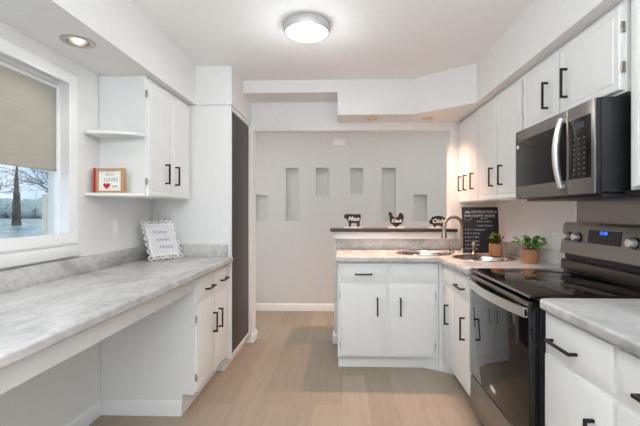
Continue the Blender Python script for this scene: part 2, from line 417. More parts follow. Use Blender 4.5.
obj('window_frame', bm, 'vinyl', win)
obj('window_pane', Box(WX - .086, WX - .082, a0, a1, b0, b1), 'glass', win)
sh = thing('roller_shade', 'beige fabric roller shade pulled down over the upper half of the window', 'shade', (WX - .072, 1.165, 1.96))
sh_bm = new(); n = 24
for i in range(n + 1):
    y = a0 + .004 + (a1 - .012 - a0 - .006) * i / n
obj('shade_fabric', Box(WX - .0745, WX - .072, a0 + .004, a1 - .008, 1.512, 1.975), 'shade', sh)
obj('bottom_rail', Box(WX - .078, WX - .068, a0 + .004, a1 - .008, 1.5, 1.514, bev=.003), 'shade', sh)
obj('shade_roller', tube(new(), [(WX - .074, a0 + .003, 1.975), (WX - .074, a1 - .007, 1.975)], .011), 'vinyl', sh)

# outside the window
GZ = .3
struct('ground_outside', Box(-120, WX - .25, -20, 120, -.2, GZ), 'ground')
def branchy(bm, p, d, L, r, depth):
    q = p + d * L; mid = p + d * L * .5 + Vector((random.uniform(-.05, .05), random.uniform(-.05, .05), 0)) * L
    tube(bm, [p, mid, q], [r, r * .85, r * .7], 5)
    if depth == 0: return
    for k in range(3 if depth > 1 else 2):
        v = Vector((random.uniform(-1, 1), random.uniform(-1, 1), random.uniform(-.4, .7))).normalized()
        branchy(bm, p + d * L * random.uniform(.5, 1), (d * .75 + v * .75).normalized(), L * random.uniform(.6, .8), r * .6, depth - 1)
def bare_tree(x, y, h, label, sd, tr=.02):
    random.seed(sd); t = thing('bare_tree', label, 'tree', (x, y, GZ))
    obj('trunk', tube(new(), [(x, y, GZ - .02), (x + .05, y, GZ + h * .3), (x, y + .05, GZ + h * .55)], [h * tr, h * tr * .85, h * tr * .6], 8), 'bark', t)
    bm = new()
    for k in range(7):
        a = 2 * PI * k / 7 + random.uniform(-.3, .3)
        branchy(bm, Vector((x, y, GZ + h * random.uniform(.22, .5))), Vector((math.cos(a), math.sin(a), random.uniform(.2, .7))).normalized(), h * .2, h * .005, 4)
    obj('branches', bm, 'bark', t)
bare_tree(-10.6, 13.9, 5.0, 'bare leafless tree outside whose twigs reach into the window from the right', 3)
bare_tree(-21.2, 21.2, 6.0, 'bare leafless tree outside at the far left edge of the window', 9, .012)
bx_, by_ = -22.2, 24.6
cy = thing('conifer', 'narrow dark spire-shaped conifer seen through the window', 'tree', (bx_, by_, GZ))
bm = new(); prof = []
for i in range(26):
    f = i / 25; prof.append((max(.001, (.25 * (1 - f) ** .7 + .02) * (1 + .12 * (i % 2))) if i < 25 else 0, f * 4.1))
lathe(bm, [(0, 0)] + prof, (bx_, by_, GZ), seg=14)
for v in bm.verts: v.co += noise.noise_vector(v.co * 3) * .05
obj('foliage', bm, 'conifer', cy); obj('trunk', tube(new(), [(bx_, by_, GZ - .02), (bx_, by_, GZ + .35)], .12), 'bark', cy)
def shrub(x, y, r, label):
    bm = new(); bmesh.ops.create_icosphere(bm, subdivisions=4, radius=r)
    for v in bm.verts:
        v.co.z *= .75; v.co *= 1 + .2 * noise.noise(v.co * 2.2 / r + Vector((x, y, 0))) + .12 * noise.noise(v.co * 8 / r); v.co += Vector((x, y, GZ - .1 + r * .55))
    tag(obj('shrub', bm, 'hedge'), label, 'shrub', 'pale shrubs far across the yard outside')
for x, y, D, r, lb in ((-.94, .972, 50, 2.1, 'pale shrub at the left edge of the window view'), (-.897, .974, 64, 2.4, 'pale shrub far behind and just left of the conifer'), (-.849, .975, 50, 2.0, 'pale shrub to the right of the conifer'),
                       (-.806, .977, 64, 2.6, 'pale shrub far off between conifer and porch post'), (-.77, .978, 50, 2.0, 'pale shrub behind the cream porch post')): shrub(x * D, y * D, r, lb)
tag(obj('porch_post', Box(-1.84, -1.80, 2.215, 2.255, .29, 1.385, bev=.004), 'post'), 'cream painted porch post close outside the right side of the window', 'post')

# ------------------------------------------------------------------ left side: pantry, upper cabinet, base cabinet, counter
p = thing('pantry_cabinet', 'tall white pantry cabinet with a dark espresso door beside the opening', 'cabinet', (-1.2, 3.24, 0))
bm = new(); box(bm, WX + .003, -.905, 2.93, PY - .002, .1, 2.126)
box(bm, -.905, -.885, 2.93, 2.955, .1, 2.126, .001); box(bm, -.905, -.885, 3.50, PY - .002, .1, 2.126, .001)
box(bm, -.905, -.885, 2.955, 3.5, .1, .125); box(bm, -.905, -.885, 2.955, 3.5, 2.085, 2.126)
obj('body', bm, 'cab', p)
obj('door', Box(-.904, -.89, 2.957, 3.498, .127, 2.083, bev=.001), 'darkdoor', p, label='dark espresso flat door')
obj('toe_kick', Box(WX + .003, -.94, 2.935, PY - .004, 0, .099), 'cab', p)
c = thing('wall_cabinet', 'white two-door wall cabinet on the left, above the scrolled picture frame', 'cabinet', (-1.37, 2.6, 1.367))
obj('body', Box(WX + .002, -1.23, 2.275, 2.928, 1.367, 2.128), 'cab', c)
add_front(c, 'door', 'E', -1.23, 2.285, 2.583, 1.375, 2.105, (2.505, 2.505, 1.463, 1.6), 2.281, 'flat')
add_front(c, 'door', 'E', -1.23, 2.593, 2.915, 1.375, 2.105, (2.655, 2.655, 1.463, 1.6), None, 'flat')
def shelf(z, label):
    bm = new(); pts = [(WX + .002, 2.273), (WX + .002, 2.145)]
    pts += [(WX + .02, 2.14)] + [(WX + .05 + .255 * math.sin(a), 2.14 + .128 * (1 - math.cos(a))) for a in [R(10 * k) for k in range(0, 10)]]
    pts = [q for q in pts if q[1] <= 2.273]
    pts[-1] = (pts[-1][0], 2.273)
    prism(bm, pts, z, z + .02)
    o = obj('corner_shelf', bm, 'cab', bevel=.006); return tag(o, label, 'shelf', 'rounded corner shelves on the left wall cabinet')
shelf(1.737, 'empty white rounded shelf on the cabinet side, the upper one')
shelf(1.368, 'lower white rounded shelf on the cabinet side, holding the wooden heart sign')
b = thing('base_cabinet', 'white base cabinet with two drawers over two doors at end of left counter', 'cabinet', (-1.2, 2.6, 0))
bm = new(); box(bm, WX + .003, -.925, 2.29, 2.928, .13, .872)
obj('body', bm, 'cab', b)
bm = new(); box(bm, WX + .003, -1.0, 2.2905, 2.928, 0, .13); obj('toe_kick', bm, 'cab', b)
obj('baseboard_strip', bb_profile(new(), lambda a, q, cc: Vector((cc, 2.29 - a, q)), WX + .016, -1.0), 'trim', b)
add_front(b, 'drawer', 'E', -.925, 2.305, 2.612, .70, .85, (2.42, 2.555, .765, .765))
add_front(b, 'drawer', 'E', -.925, 2.626, 2.92, .70, .85, (2.72, 2.855, .765, .765))
add_front(b, 'door', 'E', -.925, 2.305, 2.612, .14, .685, (2.575, 2.575, .43, .57), 2.3)
add_front(b, 'door', 'E', -.925, 2.626, 2.92, .14, .685, (2.69, 2.69, .43, .57))
ct = thing('countertop', 'long grey marble-look desk countertop under the window', 'countertop', (-1.2, 1.2, .874))
bm = new(); prism(bm, [(WX + .004, YB + .3), (-.865, YB + .3), (-.865, 2.926), (WX + .004, 2.926)], .874, .914)
obj('slab', bm, 'marble', ct, bevel=.009)
bm = new(); box(bm, WX + .002, WX + .02, YB + .3, 2.926, .9141, 1.014, .004); obj('backsplash', bm, 'marble', ct)
bm = new(); box(bm, WX + .021, -.91, 2.907, 2.9265, .9141, 1.014, .004); obj('backsplash', bm, 'marble', ct)
tag(obj('desk_apron', Box(-.95, -.925, YB + .3, 2.288, .782, .8735, bev=.001), 'cab'), 'white apron board under the front edge of the desk counter', 'apron')

# ------------------------------------------------------------------ right side: wall cabinets
def wall_cab(label, y0, y1, z0, z1, doors):
    c = thing('wall_cabinet', label, 'cabinet', (1.28, (y0 + y1) / 2, z0))
    obj('body', Box(1.13, EX - .002, y0 + .0008, y1 - .0008, z0, z1), 'cab', c)
    for d in doors: add_front(c, 'door', 'W', 1.13, *d[:4], handle=d[4], hinge=d[5], style='flat')
ZT = 2.127
wall_cab('narrow two-door white wall cabinet farthest back over the chalkboard', 3.215, PY - .002, 1.357, ZT, [
    (3.415, 3.553, 1.365, 2.105, (3.475, 3.475, 1.463, 1.603), None), (3.225, 3.405, 1.365, 2.105, (3.335, 3.335, 1.463, 1.603), None)])
wall_cab('slim single-door white wall cabinet, the narrowest on the right', 3.055, 3.215, 1.357, ZT, [(3.065, 3.208, 1.365, 2.105, (3.16, 3.16, 1.463, 1.603), None)])
wall_cab('wide two-door white wall cabinet just left of the microwave', 2.33, 3.055, 1.357, ZT, [
    (2.705, 3.047, 1.365, 2.105, (2.76, 2.76, 1.46, 1.6), None), (2.34, 2.695, 1.365, 2.105, (2.6, 2.6, 1.46, 1.6), None)])
wall_cab('short two-door white wall cabinet directly above the microwave', 1.50, 2.33, 1.755, ZT, [
    (1.937, 2.3, 1.765, 2.105, (2.03, 2.03, 1.83, 1.975), 2.306), (1.515, 1.922, 1.765, 2.105, (1.86, 1.86, 1.838, 1.985), 1.51)])
wall_cab('white wall cabinet nearest the camera, right of the microwave', .55, 1.482, 1.362, ZT, [(.57, 1.45, 1.372, 2.105, (.65, .65, 1.46, 1.6), None)])

# ------------------------------------------------------------------ peninsula and right base cabinets
FP = 2.995
b = thing('base_cabinet', 'white peninsula base cabinet with wide double doors below the sink counter', 'cabinet', (.37, 3.27, 0))
bm = new(); box(bm, -.035, .7735, FP, PY - .03, .1, .72); box(bm, -.035, .7735, FP, FP + .018, .7201, .872); box(bm, -.035, -.017, FP + .0181, PY - .03, .7201, .872); obj('body', bm, 'cab', b)
obj('toe_kick', prism(new(), [(-.03, 3.045), (.66, 3.045), (.773, 2.99), (.773, PY - .03), (-.03, PY - .03)], 0, .0995), 'cab', b)
add_front(b, 'drawer', 'S', FP, -.01, .354, .715, .858, (.105, .242, .775, .775))
add_front(b, 'drawer', 'S', FP, .384, .742, .715, .858)
add_front(b, 'door', 'S', FP, -.01, .354, .112, .69, (.283, .283, .443, .588), -.014)
add_front(b, 'door', 'S', FP, .384, .742, .112, .69, (.466, .466, .443, .588), .746)
b = thing('base_cabinet', 'white base cabinet under the corner sink, left of the range', 'cabinet', (1.1, 2.9, 0))
RX = .815
bm = new(); box(bm, RX, EX - .005, 2.352, PY - .005, .1, .72); box(bm, RX, RX + .018, 2.352, 2.965, .7201, .872); box(bm, RX + .0181, EX - .005, 2.352, 2.37, .7201, .872); obj('body', bm, 'cab', b)
bm = new(); box(bm, .776, RX - .0005, 2.97, 3.0, .1, .872); obj('corner_filler', bm, 'cab', b)
obj('toe_kick', prism(new(), [(.88, 2.352), (.88, 2.92), (.776, 2.99), (.776, 3.5), (1.4, 3.5), (1.4, 2.352)], 0, .0995), 'cab', b)
add_front(b, 'drawer', 'W', RX, 2.68, 2.962, .715, .858)
add_front(b, 'drawer', 'W', RX, 2.365, 2.663, .715, .858, (2.42, 2.58, .772, .772))
add_front(b, 'door', 'W', RX, 2.68, 2.962, .112, .69, (2.79, 2.79, .43, .58))
add_front(b, 'door', 'W', RX, 2.365, 2.663, .112, .69, (2.425, 2.425, .44, .59))
b = thing('base_cabinet', 'white base cabinet nearest the camera, right of the range', 'cabinet', (1.1, 1.1, 0))
NX = .86
obj('body', Box(NX, EX - .005, .5, 1.588, .1, .872), 'cab', b)
obj('toe_kick', Box(NX + .07, EX - .005, .5, 1.588, 0, .0995), 'cab', b)
add_front(b, 'drawer', 'W', NX, 1.185, 1.572, .705, .856, (1.345, 1.505, .765, .765))
add_front(b, 'drawer', 'W', NX, .78, 1.168, .705, .856, (.9, 1.06, .765, .765))
add_front(b, 'door', 'W', NX, 1.185, 1.572, .112, .685, (1.26, 1.26, .44, .585))
add_front(b, 'door', 'W', NX, .78, 1.168, .112, .685, (1.09, 1.09, .44, .585))

ct = thing('countertop', 'L-shaped grey marble-look countertop holding the corner sink', 'countertop', (.8, 3.1, .874))
bm = new()
cor = [(.755 + 0 * k, 2.94) for k in range(1)]
prism(bm, [(-.05, 2.945), (.735, 2.945), (.765, 2.935), (.775, 2.90), (.775, 2.35), (EX - .002, 2.35), (EX - .002, PY - .004), (-.05, PY - .004)], .874, .914)
slab = obj('slab', bm, 'marble', ct, bevel=.008)
BOWLS = [(.71, 3.235, .225, .195), (1.105, 2.92, .225, .205)]
def ell(bm, c, prof):
    cx, cy_, rx, ry = c; rings = []
    for s, z in prof:
        if s == 0: rings.append([bm.verts.new((cx, cy_, z))])
        else: rings.append([bm.verts.new((cx + (rx + s - 1) * math.cos(2 * PI * k / 48), cy_ + (ry + s - 1) * math.sin(2 * PI * k / 48), z)) for k in range(48)])
    for a, b2 in zip(rings, rings[1:]):
        for k in range(48):
            k2 = (k + 1) % 48
            if len(a) == 1: bm.faces.new((a[0], b2[k2], b2[k]))
            elif len(b2) == 1: bm.faces.new((a[k], a[k2], b2[0]))
            else: bm.faces.new((a[k], a[k2], b2[k2], b2[k]))
    return bm
cuts = []
for o_ in BOWLS:
    cb = ell(new(), o_, [(0, .8 - WL[ct.name].z), (1, .8 - WL[ct.name].z), (1, 1.0 - WL[ct.name].z), (0, 1.0 - WL[ct.name].z)])
    for v in cb.verts: v.co.x -= WL[ct.name].x * 0; 
    cuts.append(cb)
# the slab lives in the thing's local frame, cutters are world: shift them with the mesh, using the object's own frame
for cb in cuts:
    for v in cb.verts: v.co.x += -WL[ct.name].x; v.co.y += -WL[ct.name].y
_par = slab.parent; slab.parent = None
cutout(slab, cuts); slab.parent = _par
obj('backsplash', Box(-.05, EX - .022, PY - .024, PY - .004, .9141, 1.014, bev=.004), 'marble', ct)
obj('backsplash', Box(EX - .021, EX - .002, 2.35, PY - .004, .9141, 1.014, bev=.004), 'marble', ct)
ct = thing('countertop', 'grey marble-look countertop nearest the camera, right of the range', 'countertop', (1.1, 1.0, .874))
bm = new(); pts = [(.82, .45)] + [(.82 + .04 * (1 - math.cos(a)), 1.55 + .04 * math.sin(a)) for a in [R(15 * k) for k in range(7)]] + [(EX - .002, 1.59), (EX - .002, .45)]
obj('slab', prism(bm, pts, .874, .914), 'marble', ct, bevel=.009)
obj('backsplash', Box(EX - .02, EX - .002, .45, 1.497, .9141, 1.014, bev=.004), 'marble', ct)

# bar ledge
l = thing('bar_ledge', 'dark stained wooden bar ledge on top of the white half wall', 'ledge', (.45, 3.6, 1.086))
obj('top', prism(new(), [(-.112, 3.465), (1.075, 3.465), (1.075, PY - .001), (1.029, PY - .001), (1.029, 3.74), (-.112, 3.74)], 1.086, 1.112), 'ledge', l, bevel=.004)
obj('fascia', Box(-.085, 1.06, 3.5, PY - .001, 1.015, 1.0855, bev=.002), 'trim', l, label='white moulding under the ledge')

# sink
sk = thing('kitchen_sink', 'stainless double-bowl corner sink set in the countertop', 'sink', (.95, 3.05, .914))
for bw in BOWLS:
    bm = new()
    prof = [(1.012, .9145), (1.01, .918), (1.0, .9185), (.992, .914), (.985, .90), (.975, .82), (.95, .765), (.90, .745), (.845, .742), (.81, .741)]
    ell(bm, bw, prof); obj('bowl', bm, 'sink', sk)
    cx, cy_, rx, ry = bw
    obj('drain', lathe(new(), [(0, .7425), (.03, .7425), (.04, .7445), (.045, .743), (.045, .739)], (cx, cy_, 0)), 'nickel', sk)
# faucet
fx, fy = 1.045, 3.25
t = thing('faucet', 'high-arc brushed nickel faucet with side lever behind the sink', 'faucet', (fx, fy, .914))
obj('base', lathe(new(), [(0, 0), (.028, 0), (.028, .006), (.02, .014), (.015, .04), (.0125, .06), (0, .06)], (fx, fy, .914)), 'cherry', t)
bm = new(); dx, dy = -.88, -.0; pts = [(fx, fy, .95), (fx, fy, 1.138)]
rr = .092
for k in range(1, 15):
    a = PI * k / 14 * .97
    pts.append((fx - rr * (1 - math.cos(a)), fy - .1 * (k / 14), 1.138 + rr * math.sin(a) * .98))
e = Vector(pts[-1]); pts.append(tuple(e + Vector((0, 0, -.02))))
obj('spout', tube(bm, pts, .0145, 14), 'cherry', t)
e = e + Vector((0, 0, -.02))
obj('spray_head', lathe(new(), [(0, .005), (.015, .005), (.016, -.01), (.019, -.03), (.025, -.062), (.025, -.075), (0, -.077)], e), 'cherry', t)
lx, ly = .958, 3.262
hd = obj('handle', lathe(new(), [(0, 0.0005), (.026, 0.0005), (.026, .006), (.018, .014), (.016, .03), (.019, .04), (.014, .05), (0, .052)], (lx, ly, .914)), 'cherry', t)
obj('lever', tube(new(), [(lx + .012, ly, .962), (lx, ly, .957), (lx - .02, ly - .005, .973), (lx - .04, ly - .01, .982), (lx - .062, ly - .015, .979)], [.007, .011, .009, .007, .006]), 'cherry', hd)
qx, qy = 1.118, 3.175
t3 = thing('side_sprayer', 'short brushed nickel side sprayer between faucet and small plant', 'sprayer', (qx, qy, .914))
obj('base', lathe(new(), [(0, 0), (.024, 0), (.024, .006), (.016, .014), (.015, .03), (0, .03)], (qx, qy, .914)), 'cherry', t3)
obj('spray_head', lathe(new(), [(0, .03), (.015, .03), (.017, .06), (.021, .085), (.019, .1), (.01, .107), (0, .107)], (qx, qy, .914)), 'cherry', t3)

# ------------------------------------------------------------------ range
RY0, RY1, RF = 1.603, 2.343, .80
rg = thing('range', 'stainless and black glass electric range between the right counters', 'range', (1.1, 1.97, 0))
bm = new(); box(bm, RF + .045, EX - .04, RY0, RY1, .05, .905, .003)
for y in (RY0 + .05, RY1 - .05):
    for x in (RF + .12, EX - .12): tube(bm, [(x, y, 0), (x, y, .055)], .018)
obj('body', bm, 'blackpl', rg)
bm = new(); box(bm, RF + .003, EX - .09, RY0 - .001, RY1 + .001, .906, .922, .004, 3); ck = obj('cooktop', bm, 'glassblk', rg)
bm = new(); tube(bm, [(RF + .0012, RY0 + .002, .913), (RF + .0012, RY1 - .002, .913)], .0055, 8); obj('trim_strip', bm, 'slate', ck)
for x, y, r in ((.97, 1.8, .095), (.97, 2.16, .075), (1.2, 1.8, .075), (1.2, 2.16, .095)):
    bm = new(); tube(bm, [(x + r * math.cos(a), y + r * math.sin(a), .9222) for a in [2 * PI * k / 40 for k in range(40)]], .0006, 4, True)
    obj('burner_ring', bm, 'btn', ck, label='thin grey burner marking')
dr = obj('oven_door', Box(RF, RF + .044, RY0 + .004, RY1 - .004, .275, .893, bev=.005), 'glassblk', rg)
bm = new(); box(bm, RF - .0012, RF + .002, RY0 + .01, RY1 - .01, .868, .889, .0005); obj('top_rail', bm, 'slate', dr)
bm = new(); n = 20; hp = []
for k in range(n + 1):
    s = k / n; hp.append((RF - .018 - .036 * math.sin(PI * s) ** .8, RY0 + .012 + (RY1 - RY0 - .024) * s))
for i in range(n):    # arched flat bar
    (xa, ya), (xb, yb) = hp[i], hp[i + 1]
    q = [bm.verts.new(v) for v in ((xa, ya, .822), (xb, yb, .822), (xb, yb, .862), (xa, ya, .862), (xa + .015, ya, .822), (xb + .015, yb, .822), (xb + .015, yb, .862), (xa + .015, ya, .862))]
    for f in ((0, 1, 2, 3), (4, 5, 6, 7), (0, 1, 5, 4), (3, 2, 6, 7)): bm.faces.new([q[j] for j in f])
    if i in (0, n - 1):
        f = (0, 3, 7, 4) if i == 0 else (1, 2, 6, 5); bm.faces.new([q[j] for j in f])
bmesh.ops.remove_doubles(bm, verts=bm.verts, dist=1e-5)
for y in (RY0 + .012, RY1 - .037): box(bm, RF - .018, RF, y, y + .025, .824, .86, .002)
obj('handle', bm, 'steel_light', dr, label='arched stainless bar handle')
bm = new(); cyy, czz = 1.985, .335
tube(bm, [(RF - .001, cyy + .03 * math.cos(a), czz + .011 * math.sin(a) + .006 * math.cos(a)) for a in [2 * PI * k / 20 for k in range(20)]], .0022, 6, True)
text_into(bm, 'Whirlpool', .016, facing_west(RF - .0008, cyy, czz), .0006)
obj('emblem', bm, 'steel_light', dr)
bm = new(); box(bm, RF + .002, RF + .044, RY0 + .004, RY1 - .004, .06, .262, .004)
obj('storage_drawer', bm, 'slate', rg)
# backguard
bgp = [(1.358, .985), (1.352, 1.03), (1.385, 1.2), (1.40, 1.212), (1.425, 1.212), (1.425, .985)]
bm = new(); prism(bm, [(1.352, 1.022), (1.374, 1.195), (1.385, 1.212), (1.425, 1.212), (1.425, 1.022)], RY0, RY1, lambda a, b_, c_: Vector((a, c_, b_)))
bkg = obj('control_panel', bm, 'slate', rg, bevel=.008)
bm = new(); box(bm, 1.385, 1.398, RY0 + .003, RY1 - .003, .922, 1.022); obj('vent_strip', bm, 'blackpl', rg)
bm = new(); box(bm, 1.352, 1.384, RY0 + .006, RY1 - .006, .923, .99, .012, 3); obj('rear_trim', bm, 'darksteel', rg)
tilt = math.atan2(.022, .173)
def panel_x(z): return 1.352 + (z - 1.022) * .022 / .173
for y in (2.268, 2.178, 1.765, 1.675):
    x = panel_x(1.13); bm = new()
    lathe(bm, [(0, -.036), (.019, -.036), (.023, -.031), (.025, -.008), (0, -.008)], (x, y, 1.13), 'X')
    kn = obj('knob', bm, 'chrome', bkg)
    obj('knob_ring', lathe(new(), [(0, -.0085), (.029, -.0085), (.029, -.001), (0, -.001)], (x, y, 1.13), 'X'), 'blackpl', kn)
bm = new()
f = lambda o: (lambda a, b_, c_: Vector((panel_x(b_) - o - c_, a, b_)))
prism(bm, [(1.852, 1.104), (2.092, 1.104), (2.092, 1.176), (1.852, 1.176)], 0, .003, f(0.0)); dsp = obj('display_panel', bm, 'blackpl', bkg)
bm = new(); x = panel_x(1.16)
text_into(bm, '12:48', .026, facing_west(panel_x(1.162) - .0042, 1.975, 1.162) @ Matrix.Rotation(-tilt, 4, 'X'), .0005, bold=.0006)
obj('clock_digits', bm, 'blue', dsp)
for j in range(3):
    for i in range(8):
        y = 2.07 - i * .028; z = 1.116 + j * .02
        if j == 2 and 2 <= i <= 4: continue
        xx = panel_x(z) - .0034; obj('button', Box(xx - .0004, xx, y - .007, y + .007, z - .002, z + .002), 'btn', dsp)

tag(obj('steel_splash_panel', Box(EX - .012, EX - .002, 1.50, 2.296, .93, 1.36), 'steel'), 'brushed stainless sheet on the wall behind the range', 'panel')

# ------------------------------------------------------------------ microwave
MF, MY0, MY1, MZ0, MZ1 = 1.012, 1.514, 2.192, 1.348, 1.74
mw = thing('microwave', 'over-the-range stainless microwave with black side below the short cabinet', 'microwave', (1.2, 1.85, MZ0))
obj('body', Box(MF + .03, EX - .015, MY0 + .003, MY1 - .003, MZ0 + .01, MZ1, bev=.003), 'blackpl', mw)
obj('front_frame', Box(MF + .012, MF + .0295, MY0, MY1, MZ0, MZ1 - .003, bev=.003), 'blackpl', mw)
dr = obj('door', Box(MF, MF + .0115, 1.692, MY1 - .002, MZ0 + .004, MZ1 - .005, bev=.003), 'steel', mw)
obj('window', Box(MF - .0015, MF + .002, 1.70, MY1 - .012, 1.418, 1.678, bev=.0005), 'glassmw', dr)
bm = new(); hp = []
for k in range(17):
    s = k / 16; a = -1 + 2 * s
    hp.append((MF - .012 - .024 * (1 - a * a), 1.722 , 1.385 + .315 * s))
tube(bm, hp, [.011 + .004 * math.sin(PI * k / 16) for k in range(17)], 12)
for z in (1.392, 1.693): tube(bm, [(MF - .016, 1.722, z), (MF + .001, 1.722, z)], .009)
obj('handle', bm, 'steel_light', dr, label='curved stainless bar handle')
bm = new(); lathe(bm, [(0, -.0008), (.011, -.0008), (.011, .0005), (0, .0005)], (MF - .0016, MY1 - .035, 1.645), 'X'); obj('emblem', bm, 'plate', dr)
cp = obj('control_column', Box(MF, MF + .0115, MY0 + .002, 1.690, MZ0 + .004, MZ1 - .005, bev=.003), 'steel', mw)
kp = obj('keypad', Box(MF - .0015, MF + .002, MY0 + .02, 1.682, 1.418, 1.678, bev=.0005), 'glassmw', cp)
obj('display', Box(MF - .0022, MF - .0012, 1.575, 1.64, 1.632, 1.658), 'dimblue', kp)
for j in range(8):
    for i in range(3):
        y = 1.575 + i * .034; z = 1.438 + j * .0215
        obj('button', Box(MF - .0021, MF - .0013, y - .006, y + .006, z - .003, z + .003), 'btn', kp)
bm = new(); box(bm, MF + .05, EX - .05, MY0 + .03, MY1 - .03, MZ0 - .012, MZ0 + .0098, .004); obj('vent_grille', bm, 'blackpl', mw)
tag(obj('mounting_shelf', Box(1.12, EX - .02, 1.0, 1.498, 1.346, 1.361), 'blackpl'), 'thin black strip under the nearest wall cabinet beside the microwave', 'panel')

# ------------------------------------------------------------------ ceiling lamp and recessed lights
LX, LY = -.217, 2.29
cl = thing('ceiling_lamp', 'round flush-mount ceiling lamp with brushed nickel rim', 'lamp', (LX, LY, 2.44))
obj('rim', lathe(new(), [(0, 0), (.128, 0), (.140, -.004), (.143, -.02), (.143, -.05), (.139, -.058), (.131, -.058), (.131, -.03), (0, -.03)], (LX, LY, 2.44), seg=48), 'rim', cl)
obj('diffuser', lathe(new(), [(0, -.066), (.06, -.065), (.11, -.061), (.13, -.055), (.1305, -.04), (0, -.04)], (LX, LY, 2.44), seg=48), 'lampglow', cl)
def recessed(x, y, r, ringm, bulbm, label, group=None):
    t = thing('recessed_light', label, 'light', (x, y, 2.13), group=group)
    obj('trim_ring', lathe(new(), [(r * .82, -.001), (r * .84, -.004), (r * 1.2, -.005), (r * 1.28, -.001), (r * 1.28, 0), (r * .82, 0)], (x, y, 2.13)), ringm, t)
    obj('reflector', lathe(new(), [(r * .9, -.001), (r * .86, .03), (r * .7, .06), (0, .062)], (x, y, 2.13)), ringm, t)
    obj('bulb', lathe(new(), [(0, .012), (r * .3, .014), (r * .55, .026), (r * .6, .045), (0, .058)], (x, y, 2.13)), bulbm, t)
recessed(REC_L[0], REC_L[1], .06, 'nickel', 'bulbw', 'nickel-rimmed recessed spotlight in the soffit above the window')
recessed(*REC_R[0], .045, 'copper', 'bulby', 'warm brass recessed spotlight over the sink, the left one')
recessed(*REC_R[1], .045, 'copper', 'bulby', 'warm brass recessed spotlight over the sink, the right one')
lamp('recessed_light_glow', 'SPOT', (REC_L[0], REC_L[1], 2.135), 5, (1, .95, .88), spot_size=R(120), spot_blend=.6, shadow_soft_size=.03)
for x, y in REC_R: lamp('recessed_light_glow', 'SPOT', (x, y, 2.135), 75, (1, .57, .39), spot_size=R(118), spot_blend=1, shadow_soft_size=.03)

# ------------------------------------------------------------------ wall plates
def plate(face, plane, a, z, kind, label, name, cat):
    t = thing(name, label, cat, tuple(fp(face, plane, a, z, 0)))
    bm = new(); fbox(bm, face, plane, a - .037, a + .037, z - .06, z + .06, .0003, .006, .0025); pl = obj('plate', bm, 'plate', t)
    if kind == 'switch':
        bm = new(); fbox(bm, face, plane, a - .017, a + .017, z - .034, z + .034, .0055, .009, .002); obj('rocker', bm, 'plate', t)
    else:
        for dz in (-.022, .022):
            bm = new(); fbox(bm, face, plane, a - .017, a + .017, z + dz - .014, z + dz + .014, .0055, .0075, .004); rc = obj('socket', bm, 'plate', t)
plate('E', WX, 2.455, 1.165, 'switch', 'white rocker switch plate on left wall under the corner shelves', 'light_switch', 'switch')
plate('W', EX, 2.53, 1.075, 'outlet', 'white power outlet on right wall between plant and range', 'wall_outlet', 'outlet')
v = thing('air_vent', 'small white air vent high on the grey dining wall', 'vent', (-.04, FY, 2.16))
obj('frame', Box(-.115, .04, FY - .006, FY - .0005, 2.12, 2.2, bev=.002), 'plate', v)
bm = new()
for k in range(5): box(bm, -.105, .03, FY - .0085, FY - .0055, 2.131 + k * .013, 2.136 + k * .013)
obj('louvre', bm, 'plate', v)

# ------------------------------------------------------------------ animal signs
def outline_sign(name, label, x0, x1, h, pts, word, wx, wz, ws):
    zb = 1.112; cx = (x0 + x1) / 2; Yp = 3.6
    t = thing(name, label, 'sign', (cx, Yp, zb), group='wooden farm animal signs on the bar ledge')
    w = x1 - x0
    bm = new(); prism(bm, [(x0 + a * w, zb + .012 + b_ * h) for a, b_ in pts], Yp - .006, Yp + .006, lambda a, b_, c_: Vector((a, c_, b_)))
    obj('silhouette', bm, 'blackp', t, bevel=.001)
    obj('base', Box(cx - w * .48, cx + w * .52, Yp - .02, Yp + .02, zb + .0005, zb + .0125, bev=.002), 'white', t)
    bm = new(); text_into(bm, word, ws, upright(x0 + wx * w, Yp - .0068, zb + .012 + wz * h), .0006, .25, bold=.0012)
    obj('lettering', bm, 'white', t)
def smooth(pts, it=2):
    for _ in range(it):
        q = []
        for i in range(len(pts)):
            (a, b_), (c_, d) = pts[i], pts[(i + 1) % len(pts)]
            q += [(a * .75 + c_ * .25, b_ * .75 + d * .25), (a * .25 + c_ * .75, b_ * .25 + d * .75)]
        pts = q
    return pts
cow = [(0, .72), (.04, .66), (.1, .62), (.16, .62), (.2, .5), (.24, .38), (.29, .3), (.29, 0), (.42, 0), (.42, .28), (.55, .3), (.68, .27), (.75, .3), (.77, 0), (.9, 0), (.92, .35), (.96, .55), (.99, .8), (.97, .92), (.9, .97), (.6, .93), (.4, .97), (.3, .93), (.26, 1.0), (.2, .93), (.13, .98), (.08, .92), (.02, .9), (.03, .82)]
outline_sign('cow_sign', 'black cow-shaped sign with white writing, leftmost on the ledge', .018, .186, .132, smooth(cow, 1), 'Moo', .56, .6, .058)
hen = [(.02, .82), (.05, .92), (.02, .97), (.1, 1), (.15, .95), (.22, .95), (.26, .84), (.3, .7), (.42, .62), (.56, .62), (.64, .7), (.68, .84), (.76, .94), (.88, .9), (.96, .8), (1, .64), (.97, .5), (.95, .34), (.86, .2), (.72, .14), (.62, .08), (.6, 0), (.44, 0), (.42, .08), (.3, .14), (.16, .26), (.1, .42), (.1, .6), (.08, .72)]
outline_sign('hen_sign', 'black hen-shaped sign with white writing, middle of the ledge', .446, .598, .15, smooth(hen, 1), 'Cluck', .53, .4, .042)
